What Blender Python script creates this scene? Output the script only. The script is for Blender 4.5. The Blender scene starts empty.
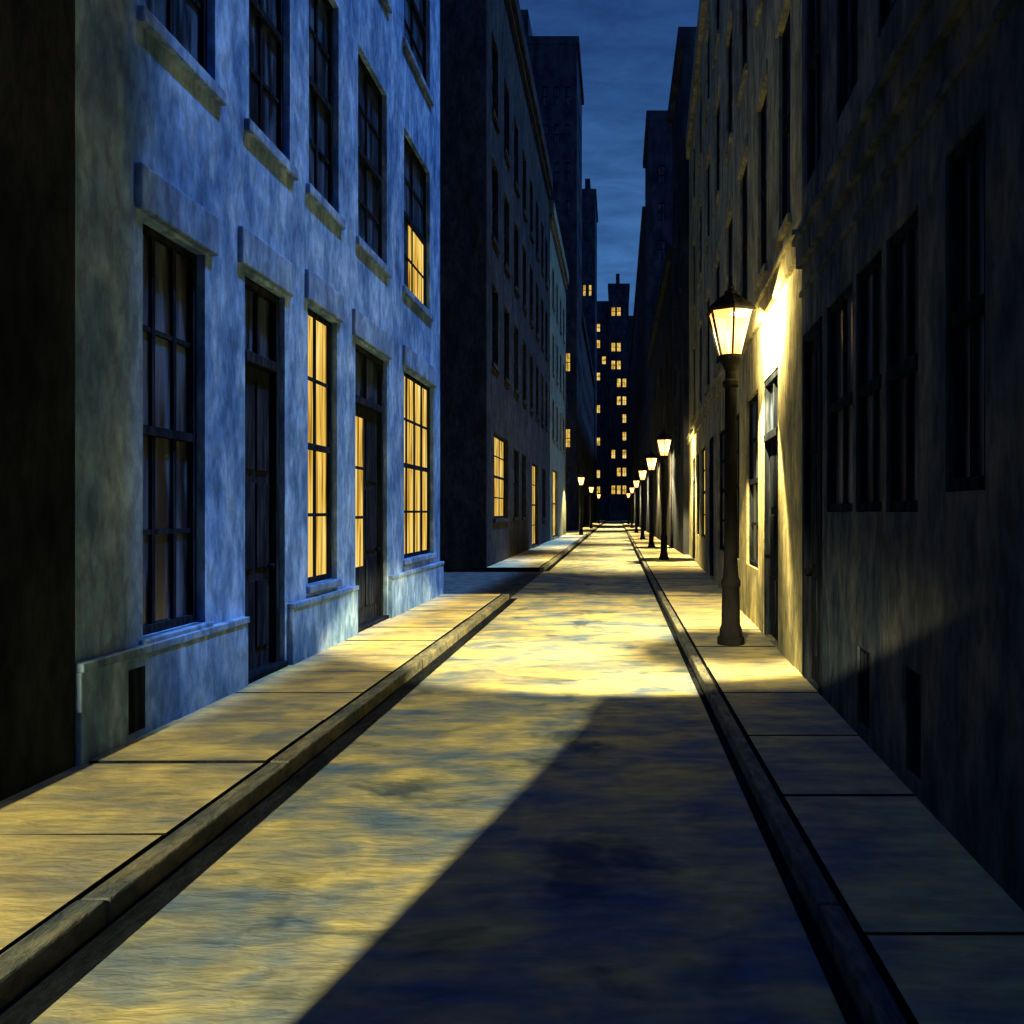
import bpy, math, random
from mathutils import Vector
random.seed(7)
sc = bpy.context.scene
COL = sc.collection

# ------------------------------------------------------------------ materials
def nd(nt, t, **kw):
    n = nt.nodes.new(t)
    for k, v in kw.items():
        setattr(n, k, v)
    return n

def coords(nt, scale):
    tc = nd(nt, 'ShaderNodeTexCoord')
    mp = nd(nt, 'ShaderNodeMapping')
    mp.inputs['Scale'].default_value = scale
    nt.links.new(tc.outputs['Object'], mp.inputs['Vector'])
    return mp.outputs['Vector']

def noise(nt, vec, scale, detail=4, rough=.6, dist=0.0):
    n = nd(nt, 'ShaderNodeTexNoise')
    n.inputs['Scale'].default_value = scale
    n.inputs['Detail'].default_value = detail
    n.inputs['Roughness'].default_value = rough
    n.inputs['Distortion'].default_value = dist
    nt.links.new(vec, n.inputs['Vector'])
    return n.outputs['Fac']

def ramp(nt, fac, stops):
    r = nd(nt, 'ShaderNodeValToRGB')
    e = r.color_ramp.elements
    while len(e) < len(stops):
        e.new(.5)
    for i, (p, c) in enumerate(stops):
        e[i].position = p
        e[i].color = (c[0], c[1], c[2], 1)
    nt.links.new(fac, r.inputs['Fac'])
    return r.outputs['Color']

def mix(nt, fac, a, b, blend='MIX'):
    m = nd(nt, 'ShaderNodeMix', data_type='RGBA', blend_type=blend)
    if isinstance(fac, float):
        m.inputs[0].default_value = fac
    else:
        nt.links.new(fac, m.inputs[0])
    nt.links.new(a, m.inputs[6])
    nt.links.new(b, m.inputs[7])
    return m.outputs[2]

def newmat(name):
    m = bpy.data.materials.new(name)
    m.use_nodes = True
    nt = m.node_tree
    nt.nodes.clear()
    out = nd(nt, 'ShaderNodeOutputMaterial')
    return m, nt, out

def brushed(name, cs, big=(.5, .5, .25), stroke=(2.4, 2.4, 1.0), bump=.5, s_amt=.55, hard=0.0, far=False, fine=(.68, 1.22), worn=False):
    """weathered stucco / stone with brush-like streaks. cs: dark, mid, light"""
    m, nt, out = newmat(name)
    p = nd(nt, 'ShaderNodeBsdfDiffuse')
    n2 = noise(nt, coords(nt, stroke), 1.3, 3, .58, .3)
    lo, hi = .34 + .08 * hard, .66 - .08 * hard
    c = ramp(nt, n2, [(lo, cs[0]), (.5, cs[1]), (hi, cs[2])])
    if not far:
        n1 = noise(nt, coords(nt, big), 1.6, 3, .6, .6)
        c1 = ramp(nt, n1, [(lo, cs[0]), (.51, cs[1]), (hi + .01, cs[2])])
        c = mix(nt, s_amt, c1, c)
        b = nd(nt, 'ShaderNodeBump')
        b.inputs['Strength'].default_value = bump
        b.inputs['Distance'].default_value = .03
        n3 = noise(nt, coords(nt, tuple(q * 2.4 for q in stroke)), 1.9, 3, .65, .3)
        g = ramp(nt, n3, [(.36, (fine[0],) * 3), (.64, (fine[1],) * 3)])
        c = mix(nt, 1.0, c, g, 'MULTIPLY')
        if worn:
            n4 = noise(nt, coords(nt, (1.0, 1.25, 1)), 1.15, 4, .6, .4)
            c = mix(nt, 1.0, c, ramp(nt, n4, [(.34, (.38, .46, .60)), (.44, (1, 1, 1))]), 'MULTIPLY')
        nt.links.new(n3, b.inputs['Height'])
        nt.links.new(b.outputs[0], p.inputs['Normal'])
    nt.links.new(c, p.inputs['Color'])
    nt.links.new(p.outputs[0], out.inputs[0])
    return m

def emis(name, stops, strength, scale=(9, 9, .5)):
    m, nt, out = newmat(name)
    n = noise(nt, coords(nt, scale), 1.2, 2, .6, .4)
    c = ramp(nt, n, stops)
    e = nd(nt, 'ShaderNodeEmission')
    e.inputs[1].default_value = strength
    nt.links.new(c, e.inputs[0])
    nt.links.new(e.outputs[0], out.inputs[0])
    m.cycles.emission_sampling = 'NONE'
    return m

M = {}
M['blue'] = brushed('blue_stucco', [(.045, .105, .25), (.12, .235, .47), (.27, .42, .66)], hard=.4)
M['blue_trim'] = brushed('blue_stone_trim', [(.05, .09, .19), (.11, .19, .36), (.22, .35, .54)], s_amt=.7)
M['dark'] = brushed('dark_stucco', [(.008, .011, .018), (.016, .021, .03), (.03, .036, .05)])
M['brown'] = brushed('brown_stone', [(.035, .035, .032), (.06, .06, .052), (.10, .095, .08)])
M['brown2'] = brushed('soot_brick', [(.018, .021, .027), (.034, .037, .044), (.06, .06, .06)])
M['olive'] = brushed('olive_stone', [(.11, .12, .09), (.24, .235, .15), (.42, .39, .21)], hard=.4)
M['near_r'] = brushed('shade_toned_stone', [(.017, .030, .058), (.046, .062, .090), (.11, .118, .12)], hard=.3)  # near right wall: its shade is put into this dark blue base colour
M['green'] = brushed('grey_green_stone', [(.07, .09, .08), (.12, .14, .12), (.18, .2, .16)])
M['tower'] = brushed('tower_stone', [(.015, .020, .034), (.03, .037, .054), (.05, .06, .08)], stroke=(1, 1, .5), far=True)
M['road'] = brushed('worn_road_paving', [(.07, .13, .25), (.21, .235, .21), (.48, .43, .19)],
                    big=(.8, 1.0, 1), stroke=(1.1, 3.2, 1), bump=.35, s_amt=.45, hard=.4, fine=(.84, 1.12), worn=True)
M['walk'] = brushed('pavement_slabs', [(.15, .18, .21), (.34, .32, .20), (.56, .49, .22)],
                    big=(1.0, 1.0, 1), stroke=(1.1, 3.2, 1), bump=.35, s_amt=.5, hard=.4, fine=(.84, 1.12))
M['kerb'] = brushed('kerb_stone', [(.05, .07, .10), (.11, .125, .12), (.22, .21, .15)],
                    big=(2, .7, 1), stroke=(7, 2, 3))
M['gutter'] = brushed('gutter_asphalt', [(.004, .006, .010), (.008, .011, .018), (.016, .020, .030)],
                      big=(2, .7, 1), stroke=(7, 2, 3))
M['ground'] = brushed('ground_asphalt', [(.03, .035, .045), (.05, .055, .06), (.07, .075, .08)], far=True)
M['iron'] = brushed('black_iron', [(.005, .005, .007), (.009, .009, .011), (.016, .016, .018)], far=True)
M['wood'] = brushed('black_painted_wood', [(.004, .006, .011), (.009, .012, .020), (.020, .026, .040)], stroke=(14, 14, 1.5), far=True)

m, nt, out = newmat('dark_glass')
p = nd(nt, 'ShaderNodeBsdfPrincipled')
n = noise(nt, coords(nt, (6, 6, .6)), 1.4, 2, .6, .5)
nt.links.new(ramp(nt, n, [(.44, (.003, .005, .010)), (.68, (.05, .09, .17))]), p.inputs['Base Color'])  # pale blue streaks paint reflections into the pane colour
p.inputs['Roughness'].default_value = .3
p.inputs['Specular IOR Level'].default_value = .3
nt.links.new(p.outputs[0], out.inputs[0])
M['glass'] = m
M['lit'] = emis('lit_curtain', [(.34, (.16, .07, .008)), (.44, (.60, .33, .04)), (.55, (.95, .62, .12)), (.7, (1, .84, .34))], 1.0)
M['lit_dim'] = emis('lit_blind', [(.35, (.40, .22, .03)), (.5, (.85, .52, .10)), (.65, (1, .75, .25))], 1.0, (1, 1, 1))

# lantern glass: mostly see-through, glowing frosted pane
m, nt, out = newmat('lantern_glass')
t = nd(nt, 'ShaderNodeBsdfTransparent')
e = nd(nt, 'ShaderNodeEmission'); e.inputs[1].default_value = 11.0
tc = nd(nt, 'ShaderNodeTexCoord'); sx = nd(nt, 'ShaderNodeSeparateXYZ'); nt.links.new(tc.outputs['Object'], sx.inputs[0])
mr = nd(nt, 'ShaderNodeMapRange'); mr.inputs[1].default_value = 3.5; mr.inputs[2].default_value = 4.2
nt.links.new(sx.outputs[2], mr.inputs[0])
nt.links.new(ramp(nt, mr.outputs[0], [(.12, (1, .27, .04)), (.5, (1, .58, .18)), (.92, (1, .38, .07))]), e.inputs[0])
mx = nd(nt, 'ShaderNodeMixShader'); mx.inputs[0].default_value = .25
nt.links.new(t.outputs[0], mx.inputs[1]); nt.links.new(e.outputs[0], mx.inputs[2])
nt.links.new(mx.outputs[0], out.inputs[0])
m.cycles.emission_sampling = 'NONE'
M['lantern'] = m

# ------------------------------------------------------------------ mesh helpers
class Frame:
    def __init__(s, o, t, n):
        s.o = Vector(o); s.t = Vector(t).normalized(); s.n = Vector(n).normalized()
    def p(s, a, z, o=0):
        return s.o + s.t * a + s.n * o + Vector((0, 0, z))
WORLD = Frame((0, 0, 0), (1, 0, 0), (0, 1, 0))

def empty(name):
    e = bpy.data.objects.new(name, None)
    COL.objects.link(e)
    return e

class Part:
    def __init__(s, name, frame=WORLD):
        s.name = name; s.f = frame; s.v = []; s.faces = []; s.mi = []; s.mats = []
    def m(s, k):
        if k not in s.mats: s.mats.append(k)
        return s.mats.index(k)
    def quad(s, pts, k):
        b = len(s.v); s.v += [tuple(q) for q in pts]
        s.faces.append(tuple(range(b, b + len(pts)))); s.mi.append(s.m(k))
    def box(s, a0, a1, z0, z1, o0, o1, k):
        P = s.f.p; b = len(s.v)
        s.v += [tuple(P(a, z, o)) for z in (z0, z1) for o in (o0, o1) for a in (a0, a1)]
        for f in ((0, 1, 3, 2), (4, 6, 7, 5), (0, 4, 5, 1), (2, 3, 7, 6), (0, 2, 6, 4), (1, 5, 7, 3)):
            s.faces.append(tuple(b + i for i in f)); s.mi.append(s.m(k))
    def lathe(s, cx, cy, prof, seg, k, rot=0, caps=True):
        b = len(s.v)
        for r, z in prof:
            for i in range(seg):
                a = rot + 2 * math.pi * i / seg
                s.v.append((cx + r * math.cos(a), cy + r * math.sin(a), z))
        for j in range(len(prof) - 1):
            for i in range(seg):
                i2 = (i + 1) % seg
                s.faces.append((b + j * seg + i, b + j * seg + i2, b + (j + 1) * seg + i2, b + (j + 1) * seg + i)); s.mi.append(s.m(k))
        if caps:
            s.faces.append(tuple(b + i for i in range(seg))[::-1]); s.mi.append(s.m(k))
            q = b + (len(prof) - 1) * seg
            s.faces.append(tuple(q + i for i in range(seg))); s.mi.append(s.m(k))
    def done(s, parent=None, bevel=0, smooth=False, name=None):
        if not s.faces: return None
        me = bpy.data.meshes.new(s.name)
        me.from_pydata(s.v, [], s.faces)
        for k in s.mats: me.materials.append(M[k])
        me.polygons.foreach_set('material_index', s.mi)
        if smooth: me.polygons.foreach_set('use_smooth', [True] * len(s.faces))
        me.update()
        ob = bpy.data.objects.new(s.name, me)
        COL.objects.link(ob)
        if parent: ob.parent = parent
        if bevel:
            bm = ob.modifiers.new('bevel', 'BEVEL'); bm.width = bevel; bm.segments = 2; bm.limit_method = 'ANGLE'
        return ob

def wall(part, L0, L1, H, ops, mat, depth=.2):
    """wall sheet in frame plane with real openings + reveals"""
    P = part.f.p
    ss = sorted(set([L0, L1] + [v for o in ops for v in (o[0], o[1])]))
    zs = sorted(set([0, H] + [v for o in ops for v in (o[2], o[3])]))
    for i in range(len(ss) - 1):
        for j in range(len(zs) - 1):
            a, b2, c, d = ss[i], ss[i + 1], zs[j], zs[j + 1]
            ms, mz = (a + b2) / 2, (c + d) / 2
            if any(o[0] < ms < o[1] and o[2] < mz < o[3] for o in ops): continue
            part.quad([P(a, c), P(b2, c), P(b2, d), P(a, d)], mat)
    for (a, b2, c, d) in ops:
        part.quad([P(a, c), P(a, d), P(a, d, -depth), P(a, c, -depth)], mat)
        part.quad([P(b2, c), P(b2, c, -depth), P(b2, d, -depth), P(b2, d)], mat)
        part.quad([P(a, d), P(b2, d), P(b2, d, -depth), P(a, d, -depth)], mat)
        part.quad([P(a, c), P(a, c, -depth), P(b2, c, -depth), P(b2, c)], mat)

def shell(part, L0, L1, H, back, mat):
    P = part.f.p
    part.quad([P(L0, 0, -back), P(L1, 0, -back), P(L1, H, -back), P(L0, H, -back)], mat)
    part.quad([P(L0, 0), P(L0, H), P(L0, H, -back), P(L0, 0, -back)], mat)
    part.quad([P(L1, 0), P(L1, 0, -back), P(L1, H, -back), P(L1, H)], mat)
    part.quad([P(L0, H), P(L1, H), P(L1, H, -back), P(L0, H, -back)], mat)

def window(fr, gl, a, b, c, d, depth=.2, cols=2, rows=2, g='glass', w=.055, mid=True, fm='wood'):
    fw = w
    o0, o1 = -depth, -depth + .06
    P = gl.f.p
    gl.quad([P(a, c, -depth + .015), P(b, c, -depth + .015), P(b, d, -depth + .015), P(a, d, -depth + .015)], g)
    e = .002
    fr.box(a + e, a + fw, c + e, d - e, o0, o1, fm)
    fr.box(b - fw, b - e, c + e, d - e, o0, o1, fm)
    fr.box(a + fw, b - fw, c + e, c + fw * 1.2, o0, o1 - .003, fm)
    fr.box(a + fw, b - fw, d - fw, d - e, o0, o1 - .003, fm)
    zm = (c + d) / 2
    if mid: fr.box(a + fw, b - fw, zm - .035, zm + .035, o0, o1 + .01, fm)
    for i in range(1, cols):
        x = a + (b - a) * i / cols
        fr.box(x - .022, x + .022, c + fw, d - fw, o0 + .002, o1 - .02, fm)
    halves = [(c, zm), (zm, d)] if mid else [(c, d)]
    for (u, v) in halves:
        for j in range(1, rows):
            z = u + (v - u) * j / rows
            fr.box(a + fw, b - fw, z - .02, z + .02, o0 + .002, o1 - .024, fm)

def door(fr, gl, a, b, c, d, depth=.25, transom=True, lit=None):
    zt = d - .75 if transom else d
    fr.box(a + .002, a + .09, c, d - .002, -depth, -depth + .1, 'wood')
    fr.box(b - .09, b - .002, c, d - .002, -depth, -depth + .1, 'wood')
    fr.box(a + .09, b - .09, d - .08, d - .002, -depth, -depth + .098, 'wood')
    if transom:
        fr.box(a + .09, b - .09, zt - .05, zt + .05, -depth, -depth + .12, 'wood')
        P = gl.f.p
        gl.quad([P(a + .09, zt, -depth + .03), P(b - .09, zt, -depth + .03), P(b - .09, d, -depth + .03), P(a + .09, d, -depth + .03)], 'glass')
        xm = (a + b) / 2
        fr.box(xm - .02, xm + .02, zt + .05, d - .08, -depth, -depth + .07, 'wood')
    fr.box(a + .09, b - .09, c, zt - .05, -depth, -depth + .03, 'wood')
    W = b - a - .18
    x0 = a + .09
    for i in range(2):
        for (u, v) in ((.08, .3), (.34, .62), (.66, .95)):
            H = zt - .05 - c
            fr.box(x0 + W * (.08 + .46 * i), x0 + W * (.46 + .46 * i), c + H * u, c + H * v, -depth + .03, -depth + .05, 'wood')
    P = gl.f.p
    if lit:
        l0, l1, z0, z1 = lit
        gl.quad([P(l0, z0, -depth + .06), P(l1, z0, -depth + .06), P(l1, z1, -depth + .06), P(l0, z1, -depth + .06)], 'lit')
        for zz in (z0 + (z1 - z0) * .33, z0 + (z1 - z0) * .66):
            fr.box(l0, l1, zz - .02, zz + .02, -depth + .055, -depth + .08, 'wood')
    fr.lathe(*P((x0 + W * .9), 0, -depth + .08)[:2], [(.03, c + 1.0), (.04, c + 1.03), (.03, c + 1.06)], 8, 'iron')

# ------------------------------------------------------------------ ground
g = Part('ground'); g.quad([(-900, -900, -.03), (900, -900, -.03), (900, 1200, -.03), (-900, 1200, -.03)], 'ground'); g.done()
KL, KR = -2.1, .82
PZ = .10
r = Part('road')
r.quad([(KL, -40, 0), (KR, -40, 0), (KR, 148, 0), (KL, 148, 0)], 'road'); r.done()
r = Part('side_street')
r.quad([(-40, 15.9, -.004), (KL, 15.9, -.004), (KL, 22.7, -.004), (-40, 22.7, -.004)], 'ground'); r.done()
r = Part('gutter')
for (u, v) in ((-2, 15.7), (22.9, 148)):
    r.quad([(KL, u, .005), (KL + .15, u, .005), (KL + .15, v, .005), (KL, v, .005)], 'gutter')
r.quad([(KR - .06, -2, .005), (KR, -2, .005), (KR, 148, .005), (KR - .06, 148, .005)], 'gutter')
r.done()

def slabs(name, x0, x1f, y0, y1, step, seed):
    rnd = random.Random(seed)
    pt = Part(name)
    pt.quad([(x0, y0, PZ - .025), (x1f(y0), y0, PZ - .025), (x1f(y1), y1, PZ - .025), (x0, y1, PZ - .025)], 'gutter')
    y = y0
    while y < y1 - .05:
        st = step * rnd.uniform(.85, 1.15) if y < 40 else step * 6
        ye = min(y + st, y1)
        dz = rnd.uniform(-.005, .005); gp = .016
        za = PZ + dz; sk = rnd.uniform(-.03, .03)
        sg = 1 if x1f(y) > x0 else -1
        a = (x0 + sg * .022, y + gp, za); b = (x1f(y), y + gp + sk, za)
        c = (x1f(ye), ye - gp + sk * .5, za); d = (x0 + sg * .022, ye - gp, za)
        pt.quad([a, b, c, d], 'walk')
        for (p_, q_) in ((a, b), (b, c), (c, d), (d, a)):
            pt.quad([p_, q_, (q_[0], q_[1], PZ - .03), (p_[0], p_[1], PZ - .03)], 'gutter')
        y = ye
    return pt.done()

XL = -3.45
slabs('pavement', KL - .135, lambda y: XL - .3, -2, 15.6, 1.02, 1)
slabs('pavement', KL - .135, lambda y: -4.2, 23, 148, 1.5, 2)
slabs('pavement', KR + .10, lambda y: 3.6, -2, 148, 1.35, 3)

def kerb(name, x0, x1, spans, seed):
    rnd = random.Random(seed)
    pt = Part(name)
    for (y0, y1) in spans:
        y = y0
        while y < y1 - .1:
            ye = min(y + (rnd.uniform(1.5, 2.0) if y < 40 else 8), y1)
            j = rnd.uniform(-.004, .004)
            pt.box(x0 + j, x1 + j, -.02, PZ + .004 + rnd.uniform(-.003, .004), y + .005, ye - .005, 'kerb')
            y = ye
    return pt.done(bevel=.012)
kerb('kerb', KL - .125, KL, [(-2, 15.6), (23, 148)], 5)
kerb('kerb', KR, KR + .09, [(-2, 148)], 6)

# ------------------------------------------------------------------ left blue townhouse
FL = Frame((XL, 0, 0), (0, 1, 0), (1, 0, 0))
bl = empty('blue_townhouse')
w = Part('walls', FL); fr = Part('window_frames', FL); gl = Part('window_glass', FL); tr = Part('stone_trim', FL); dr = Part('doors', FL)
low = [(5.82, 6.70, .78, 3.85, 'glass', 3), (8.93, 9.86, .88, 4.03, 'lit', 2), (12.96, 15.05, .93, 4.03, 'lit', 4)]
doors = [(7.42, 8.31, .12, 3.93), (10.55, 12.0, .12, 3.97)]
up = [(5.85, 6.87), (7.5, 8.44), (8.96, 9.92), (10.66, 12.0), (12.96, 14.76)]
ops = [o[:4] for o in low] + doors
for (a, b) in up:
    ops += [(a, b, 5.35, 7.95), (a, b, 9.35, 11.7)]
H = 14.5
D = .13
wall(w, 5.06, 15.6, H, ops, 'blue', D)
shell(w, 5.06, 15.6, H, 9, 'blue')
for o in low:
    window(fr, gl, o[0], o[1], o[2], o[3], D, o[5], 2, o[4])
    tr.box(o[0] - .09, o[1] + .13, o[3] + .03, o[3] + .36, -.02, .05, 'blue_trim')
    tr.box(o[0] - .05, o[1] + .05, o[2] - .09, o[2], -.05, .05, 'blue_trim')
for i, o in enumerate(doors):
    door(dr, gl, *o, depth=D + .02, lit=(10.7, 11.15, .95, 3.0) if i else None)
    tr.box(o[0] - .14, o[1] + .14, o[3] + .04, o[3] + .38, -.02, .05, 'blue_trim')
    tr.box(o[0] - .02, o[1] + .02, .09, .155, -.14, .03, 'gutter')
for i, (a, b) in enumerate(up):
    window(fr, gl, a, b, 5.35, 7.95, D, 2, 2, 'glass')
    if i == 4:
        P = FL.p
        gl.quad([P(a + .7, 5.4, -D + .02), P(b - .05, 5.4, -D + .02), P(b - .05, 6.6, -D + .02), P(a + .7, 6.6, -D + .02)], 'lit')
    window(fr, gl, a, b, 9.35, 11.7, D, 2, 2, 'glass')
    for z in (5.35, 9.35):
        tr.box(a - .1, b + .1, z - .12, z, -.05, .055, 'blue_trim')
pl = Part('plinth', FL)
for (a, b) in ((5.06, 7.36), (8.37, 10.48), (12.07, 15.66)):
    pl.box(a + .003, b, 0, .68, -.03, .06, 'blue')
    pl.box(a + .003, b, .68, .74, -.03, .075, 'blue_trim')
pl.box(5.55, 5.75, .15, .6, .05, .064, 'wood')
tr.box(5.06, 15.66, H - .5, H, -.1, .25, 'blue_trim')
for q, bv in ((w, 0), (fr, 0), (gl, 0), (tr, .015), (pl, .02), (dr, .006)): q.done(bl, bv)

# ------------------------------------------------------------------ generic building
def building(name, frame, L0, L1, H, back, mat, ops_f, side_ops=None, lit=(), cols=2, rows=1, trim=True, depth=.18, sills=True, litmat='lit_dim', sf=None):
    e = empty(name)
    w = Part('walls', frame); fr = Part('window_frames', frame); gl = Part('window_glass', frame); tr = Part('stone_trim', frame)
    wall(w, L0, L1, H, ops_f, mat, depth)
    shell(w, L0, L1, H, back, mat)
    for i, o in enumerate(ops_f):
        window(fr, gl, *o, depth, cols, rows, litmat if i in lit else 'glass', w=.06)
        if sills: tr.box(o[0] - .06, o[1] + .06, o[2] - .12, o[2], -.04, .07, mat)
    if trim:
        tr.box(L0 - .02, L1 + .02, H - .6, H + .1, -.3, .22, mat)
        tr.box(L0 - .02, L1 + .02, H - 1.0, H - .85, -.3, .12, mat)
    for q in (w, fr, gl, tr): q.done(e)
    if side_ops is not None:
        w2 = Part('end_wall', sf); fr2 = Part('end_window_frames', sf); gl2 = Part('end_window_glass', sf)
        so, s0, s1, sl = side_ops
        wall(w2, s0, s1, H - .002, so, mat, .15)
        w2.box(s0, s0 + .002, 0, H - .004, -.2, -.001, mat); w2.box(s1 - .002, s1, 0, H - .004, -.2, -.001, mat)
        for i, o in enumerate(so):
            window(fr2, gl2, *o, .15, 2, 1, 'lit_dim' if i in sl else 'glass', w=.05)
        for q in (w2, fr2, gl2): q.done(e)
    return e

def grid(a0, a1, n, ww, z0, zh, zs, k):
    o = []
    pitch = (a1 - a0) / n
    for j in range(k):
        for i in range(n):
            c = a0 + pitch * (i + .5)
            o.append((c - ww / 2, c + ww / 2, z0 + zs * j, z0 + zs * j + zh))
    return o

# dark neighbour, near left
FD = Frame((XL + .03, 0, 0), (0, 1, 0), (1, 0, 0))
building('dark_townhouse', FD, -2, 5.05, 15, 9, 'dark', [(0.2, 1.4, 1, 3.6), (2.2, 3.4, 1, 3.6), (0.2, 1.4, 5.4, 8), (2.2, 3.4, 5.4, 8)])

# dark block past the side street
F2 = Frame((-3.75, 0, 0), (0, 1, 0), (1, 0, 0))
o = [(24.3, 27.6, 1.5, 4.15), (29, 30.6, 1.5, 4.0), (31.5, 33, 1.5, 4.0), (35.4, 38.2, .15, 3.9), (40, 42, 1.4, 3.9)]
for z in (6.2, 10.0, 13.8):
    o += [(a, a + 1.25, z, z + 2.4) for a in (24, 26.6, 29.2, 31.8, 34.4, 37, 39.6, 41.9)]
building('soot_brick_block', F2, 23, 44, 20, 14, 'brown2', o, lit=(0, 3), cols=3, rows=2, litmat='lit')
F3 = Frame((-3.7, 0, 0), (0, 1, 0), (1, 0, 0))
building('grey_stone_house', F3, 44.1, 58, 18.8, 8, 'green', [(46, 50, .2, 4.2)] + grid(45, 57, 4, 1.3, 6, 2.2, 3.8, 3), lit=(0, 3))

def tower(name, x0, x1, y, d, H, mat, cols, rows, litp, seed, z0=4, left=True, ww=.42):
    rnd = random.Random(seed)
    xs = x1 if left else x0
    fs = Frame((xs, 0, 0), (0, 1, 0), (1 if left else -1, 0, 0))
    ff = Frame((0, y - .2, 0), (1, 0, 0), (0, -1, 0))
    zs = (H - z0 - 2) / rows
    so = grid(x0 + .3, x1 - .3, cols, (x1 - x0) / cols * ww, z0, zs * .5, zs, rows)
    sl = [i for i in range(len(so)) if rnd.random() < litp]
    fo = grid(y + .5, y + d - .5, max(2, int(d / 3)), 1.2, z0, zs * .5, zs, rows)
    fl = [i for i in range(len(fo)) if rnd.random() < litp]
    e = building(name, fs, y, y + d, H, abs(x1 - x0), mat, fo, (so, x0, x1, sl), lit=fl, sf=ff, sills=False, trim=False)
    pr = Part('parapet', WORLD)
    pr.box(x0 - .2, x1 + .2, H, H + .7, y - .25, y + d + .2, mat)
    pr.done(e)
    return e

t = tower('brick_tower', -9, -3.5, 70, 10, 42.5, 'tower', 5, 11, .05, 1)
pr = Part('roof_tank_house'); pr.box(-9, -7.9, 43.2, 46.3, 71, 76, 'tower'); pr.done(t)
tower('brick_row', -14, -3.55, 80.1, 43.6, 21, 'tower', 5, 5, .25, 2)
t = tower('stone_tower', -7.6, -3.4, 124, 12, 51, 'tower', 4, 13, .25, 3)
pr = Part('roof_tank_house'); pr.box(-5.0, -4.2, 51.7, 53.8, 125, 129, 'tower'); pr.done(t)

# ------------------------------------------------------------------ right side
d = Vector((.04, 1, 0)).normalized()
FR = Frame((1.5, 0, 0), d, (-1, .04, 0))
e = empty('shade_toned_building')
w = Part('walls', FR); fr = Part('window_frames', FR); gl = Part('window_glass', FR); tr = Part('stone_trim', FR); dr = Part('door', FR)
wins = [(3.57, 4.05, 1.8, 3.5), (4.46, 5.06, 1.7, 3.42), (5.16, 5.80, 1.7, 3.42), (5.90, 6.75, 1.7, 3.42), (1.4, 2.2, 1.7, 3.5)]
upw = [(3.6, 4.1), (4.7, 5.25), (5.75, 6.4), (7.0, 7.6), (1.5, 2.2)]
dd = (6.93, 7.74, .11, 3.40)
vents = [(4.42, 4.68, .2, .8), (5.44, 5.76, .2, .74)]
ops = wins + [dd] + vents
DR = .075
for (a, b) in upw: ops += [(a, b, 4.8, 7.0), (a, b, 8.4, 10.6)]
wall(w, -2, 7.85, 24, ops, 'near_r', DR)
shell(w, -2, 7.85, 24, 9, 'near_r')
for o in wins: window(fr, gl, *o, DR, 2, 1, 'glass')
for (a, b) in upw:
    window(fr, gl, a, b, 4.8, 7.0, DR, 2, 1); window(fr, gl, a, b, 8.4, 10.6, DR, 2, 1)
for o in vents:
    window(fr, gl, *o, DR, 5, 1, 'gutter', w=.03, mid=False)
door(dr, gl, *dd, depth=DR + .01, transom=False)
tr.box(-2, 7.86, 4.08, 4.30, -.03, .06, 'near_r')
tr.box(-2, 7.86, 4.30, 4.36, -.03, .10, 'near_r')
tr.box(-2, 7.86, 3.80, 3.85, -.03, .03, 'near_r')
for q, bv in ((w, 0), (fr, 0), (gl, 0), (tr, .01), (dr, .005)): q.done(e, bv)

e = empty('olive_stone_building')
w = Part('walls', FR); fr = Part('window_frames', FR); gl = Part('window_glass', FR); tr = Part('stone_trim', FR); dr = Part('door', FR)
dd = [(9.3, 10.5, .11, 3.40), (18.6, 20, .11, 3.5), (26, 27.4, .11, 3.5)]
wins = [(11.0, 12.3, .9, 3.4), (13.3, 14.8, .9, 3.4), (15.8, 17.4, .9, 3.4), (21.4, 23, 1, 3.5), (23.9, 25.2, 1, 3.5)]
upw = [(8.5, 9.25), (10.2, 11.0), (12.2, 13.2), (14.4, 15.5), (17, 18.2), (19.8, 21), (22.8, 24), (26, 27.2)]
ops = wins + dd
for (a, b) in upw: ops += [(a, b, 4.85, 7.2), (a, b, 8.5, 10.7), (a, b, 11.9, 14)]
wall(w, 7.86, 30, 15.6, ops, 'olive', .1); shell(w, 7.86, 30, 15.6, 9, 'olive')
for i, o in enumerate(wins): window(fr, gl, *o, .1, 2, 2, 'lit' if i == 3 else 'glass')  # one pane made to glow, standing in for lamp light on the wall
for o in dd: door(dr, gl, *o, depth=.11)
for (a, b) in upw:
    for (z0, z1) in ((4.85, 7.2), (8.5, 10.7), (11.9, 14)):
        window(fr, gl, a, b, z0, z1, .1, 2, 1)
        tr.box(a - .08, b + .08, z0 - .1, z0, -.04, .05, 'olive')
        tr.box(a - .1, b + .1, z1 + .02, z1 + .22, -.02, .03, 'olive')
tr.box(7.862, 30, 4.20, 4.42, -.03, .06, 'olive')
tr.box(7.862, 30, 4.42, 4.48, -.03, .10, 'olive')
tr.box(7.862, 30, 14.9, 15.7, -.3, .12, 'olive')
for q, bv in ((w, 0), (fr, 0), (gl, 0), (tr, .01), (dr, .005)): q.done(e, bv)

tower('brick_tower', 2.5, 12, 30.25, 5.8, 19.2, 'tower', 6, 5, .12, 11, left=False)
tower('brick_row', 2.45, 12, 36.3, 23.4, 13, 'brown2', 5, 3, .22, 12, left=False)
tower('brick_tower', 2.4, 8, 60, 8, 31, 'tower', 4, 9, .34, 13, left=False)
tower('stone_tower', 2.35, 10, 68.3, 79, 27, 'tower', 4, 7, .16, 14, left=False)

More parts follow.
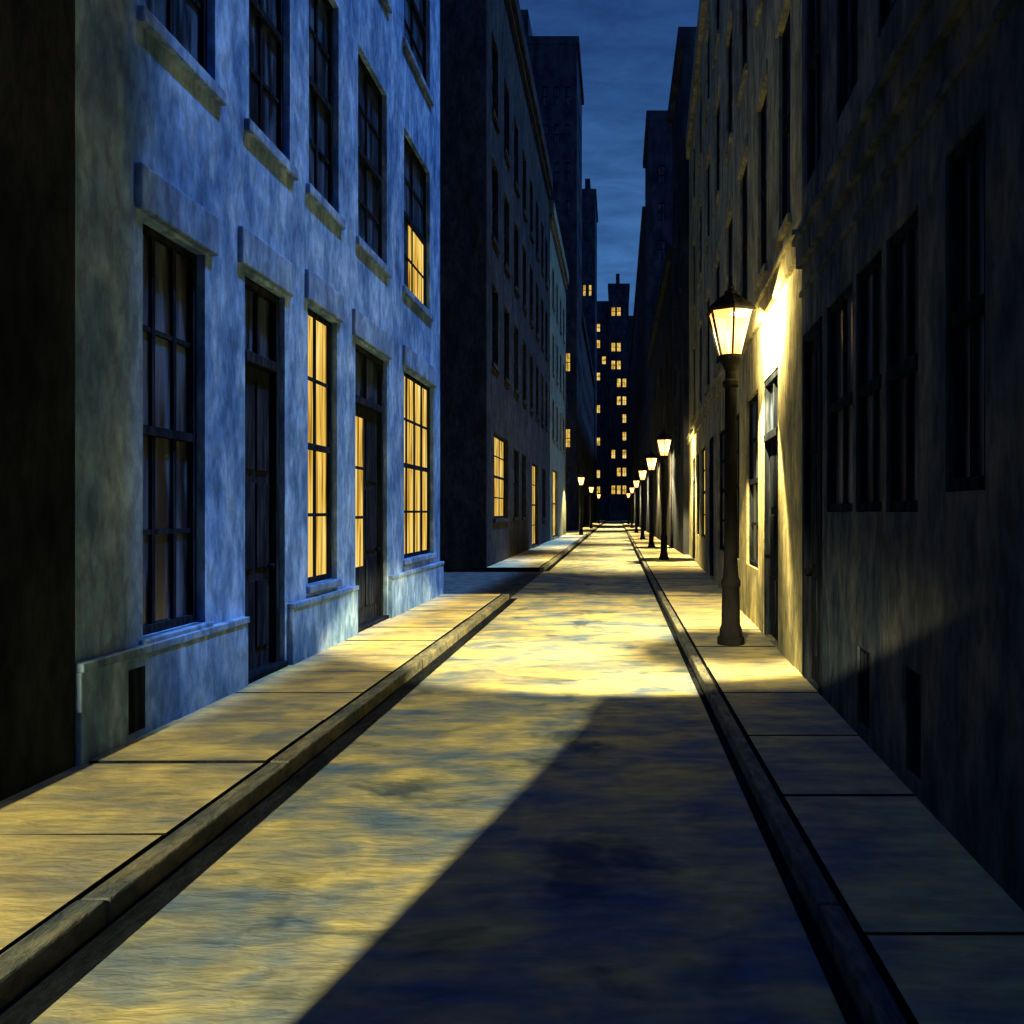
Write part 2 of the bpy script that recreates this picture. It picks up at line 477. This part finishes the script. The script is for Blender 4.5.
# end of the street
for i, (x0, x1, y, hh, c) in enumerate([(-6.5, -1.6, 150, 40.5, 4), (-1.5, 2.2, 149, 43.5, 3), (2.3, 8, 151, 38, 4)]):
    t = tower('apartment_block', x0, x1, y, 14, hh, 'tower', c, 11, .42, 30 + i, z0=5, ww=.6)
    if i == 1:
        pr = Part('roof_chimney'); pr.box(-.2, .5, 44.2, 46.4, 150, 152, 'tower'); pr.done(t)

# ------------------------------------------------------------------ lamps
def street_lamp(x, y, bulbs, zb=PZ, k=1.0, col=(1, .72, .28)):
    """bulbs: list of (power, aim direction, cone degrees, blend)"""
    e = empty('street_lamp')
    Z = lambda z: zb + (z - .12) * k
    p = Part('post')
    prof = [(.165, .12), (.165, .20), (.14, .22), (.135, .30), (.115, .36), (.105, .80), (.12, .83), (.12, .88), (.095, .93),
            (.084, 1.1), (.074, 2.9), (.072, 3.22), (.10, 3.25), (.10, 3.30), (.068, 3.33), (.068, 3.42), (.10, 3.50), (.14, 3.56), (.15, 3.58), (.15, 3.615)]
    p.lathe(x, y, [(r, Z(z)) for r, z in prof], 20, 'iron')
    p.done(e, smooth=False)
    h = Part('lantern_frame')
    prof = [(.31, 4.13), (.325, 4.155), (.30, 4.19), (.20, 4.27), (.12, 4.33), (.085, 4.36), (.085, 4.39), (.04, 4.41), (.045, 4.44), (.03, 4.47), (.006, 4.53)]
    h.lathe(x, y, [(r, Z(z)) for r, z in prof], 6, 'iron', rot=math.pi / 6)
    for i in range(6):
        a = math.pi / 6 + i * math.pi / 3
        c, s = math.cos(a), math.sin(a)
        b0 = Vector((x + .148 * c, y + .148 * s, Z(3.615))); b1 = Vector((x + .285 * c, y + .285 * s, Z(4.135)))
        t = Vector((-s, c, 0)) * .012; n_ = Vector((c, s, 0)) * .012
        q = [b0 - t - n_, b0 + t - n_, b0 + t + n_, b0 - t + n_]; q2 = [b1 - t - n_, b1 + t - n_, b1 + t + n_, b1 - t + n_]
        for j in range(4):
            h.quad([q[j], q[(j + 1) % 4], q2[(j + 1) % 4], q2[j]], 'iron')
    h.done(e)
    gz = Part('lantern_glass')
    gz.lathe(x, y, [(.143, Z(3.616)), (.278, Z(4.128))], 6, 'lantern', rot=math.pi / 6, caps=False)
    gz.done(e)
    for (pw, aim, cone, blend) in bulbs:
        ld = bpy.data.lights.new('reflector_bulb', 'SPOT')
        ld.spot_size = math.radians(cone); ld.spot_blend = blend
        ld.energy = pw; ld.color = col; ld.shadow_soft_size = .05
        lo = bpy.data.objects.new('reflector_bulb', ld); COL.objects.link(lo)
        lo.location = (x, y, Z(4.06)); lo.parent = e
        lo.rotation_euler = Vector(aim).to_track_quat('-Z', 'Y').to_euler()
    return e

street_lamp(1.38, 9.7, [(8500, (-.2, .27, -1), 90, .14), (4200, (1, -.02, .1), 160, .6)])
dn = (0, 0, -1)
for (x, y, pw) in ((1.58, 26.9, 8500), (1.55, 36, 8500), (1.5, 47, 8500), (1.5, 62, 8500), (1.5, 80, 9000), (1.5, 105, 9500)):
    street_lamp(x, y, [(pw, dn, 118, .5), (2200, (1, .1, .1), 150, .6)])
for (x, y, pw) in ((-2.5, 56, 8500), (-2.5, 78, 9000), (-2.5, 110, 9500)):
    street_lamp(x, y, [(pw, dn, 118, .5)])
# added lamp, unseen behind the viewpoint, to light the foreground road
dep = math.radians(28)
street_lamp(-3.46, -8, [(31000, (.11 * math.cos(dep), math.cos(dep), -math.sin(dep)), 40, .35)], k=1.26, col=(1, .82, .38))

# unseen wall added behind the viewpoint to cast the foreground shadow wedge
wl = Part('unseen_shadow_wall')
wl.box(-2.14, 1.38, -.02, 3.0, -2.35, -2.05, 'brown')
wl.box(-2.16, 1.38, 3.0, 3.12, -2.4, -2.0, 'brown')
for i in range(4):
    wl.box(-1.9 + i * .8, -1.65 + i * .8, 0, 2.9, -2.04, -1.98, 'brown')
wl.done(bevel=.01)

# ------------------------------------------------------------------ moonlight + sky
moon = bpy.data.lights.new('moon', 'SUN'); moon.energy = 6.0; moon.color = (.23, .50, 1.0); moon.angle = math.radians(2.5)
mo = bpy.data.objects.new('moon', moon); COL.objects.link(mo)
dirv = Vector((-1, -.36, 0)).normalized() + Vector((0, 0, -2.85))
mo.rotation_euler = dirv.to_track_quat('-Z', 'Y').to_euler()

wd = bpy.data.worlds.new('World'); sc.world = wd; wd.use_nodes = True
nt = wd.node_tree; nt.nodes.clear()
out = nd(nt, 'ShaderNodeOutputWorld'); bg = nd(nt, 'ShaderNodeBackground')
tc = nd(nt, 'ShaderNodeTexCoord'); sx = nd(nt, 'ShaderNodeSeparateXYZ'); nt.links.new(tc.outputs['Generated'], sx.inputs[0])
grad = ramp(nt, sx.outputs[2], [(.0, (.06, .17, .40)), (.28, (.045, .14, .36)), (.53, (.017, .058, .19)), (.8, (.038, .12, .38)), (1.0, (.06, .18, .58))])
mp = nd(nt, 'ShaderNodeMapping'); mp.inputs['Scale'].default_value = (5, 5, 22); mp.inputs['Rotation'].default_value = (0, .15, 0)
nt.links.new(tc.outputs['Generated'], mp.inputs[0])
cl = noise(nt, mp.outputs[0], 2.2, 5, .65, .4)
cr = ramp(nt, cl, [(.33, (.72, .75, .8)), (.5, (.97, .97, .97)), (.68, (1.25, 1.22, 1.18))])
c = mix(nt, 1.0, grad, cr, 'MULTIPLY')
nt.links.new(c, bg.inputs[0]); bg.inputs[1].default_value = 1.0
nt.links.new(bg.outputs[0], out.inputs[0])

# ------------------------------------------------------------------ camera
cd = bpy.data.cameras.new('camera'); cam = bpy.data.objects.new('camera', cd); COL.objects.link(cam)
cam.location = (0, 0, 1.7); cam.rotation_euler = (math.radians(90), 0, 0)
cd.lens = 28.125; cd.sensor_width = 36; cd.shift_x = -.1025; cd.clip_end = 3000; cd.clip_start = .05
sc.camera = cam
sc.view_settings.view_transform = 'Standard'
sc.view_settings.look = 'None'
sc.view_settings.exposure = 0
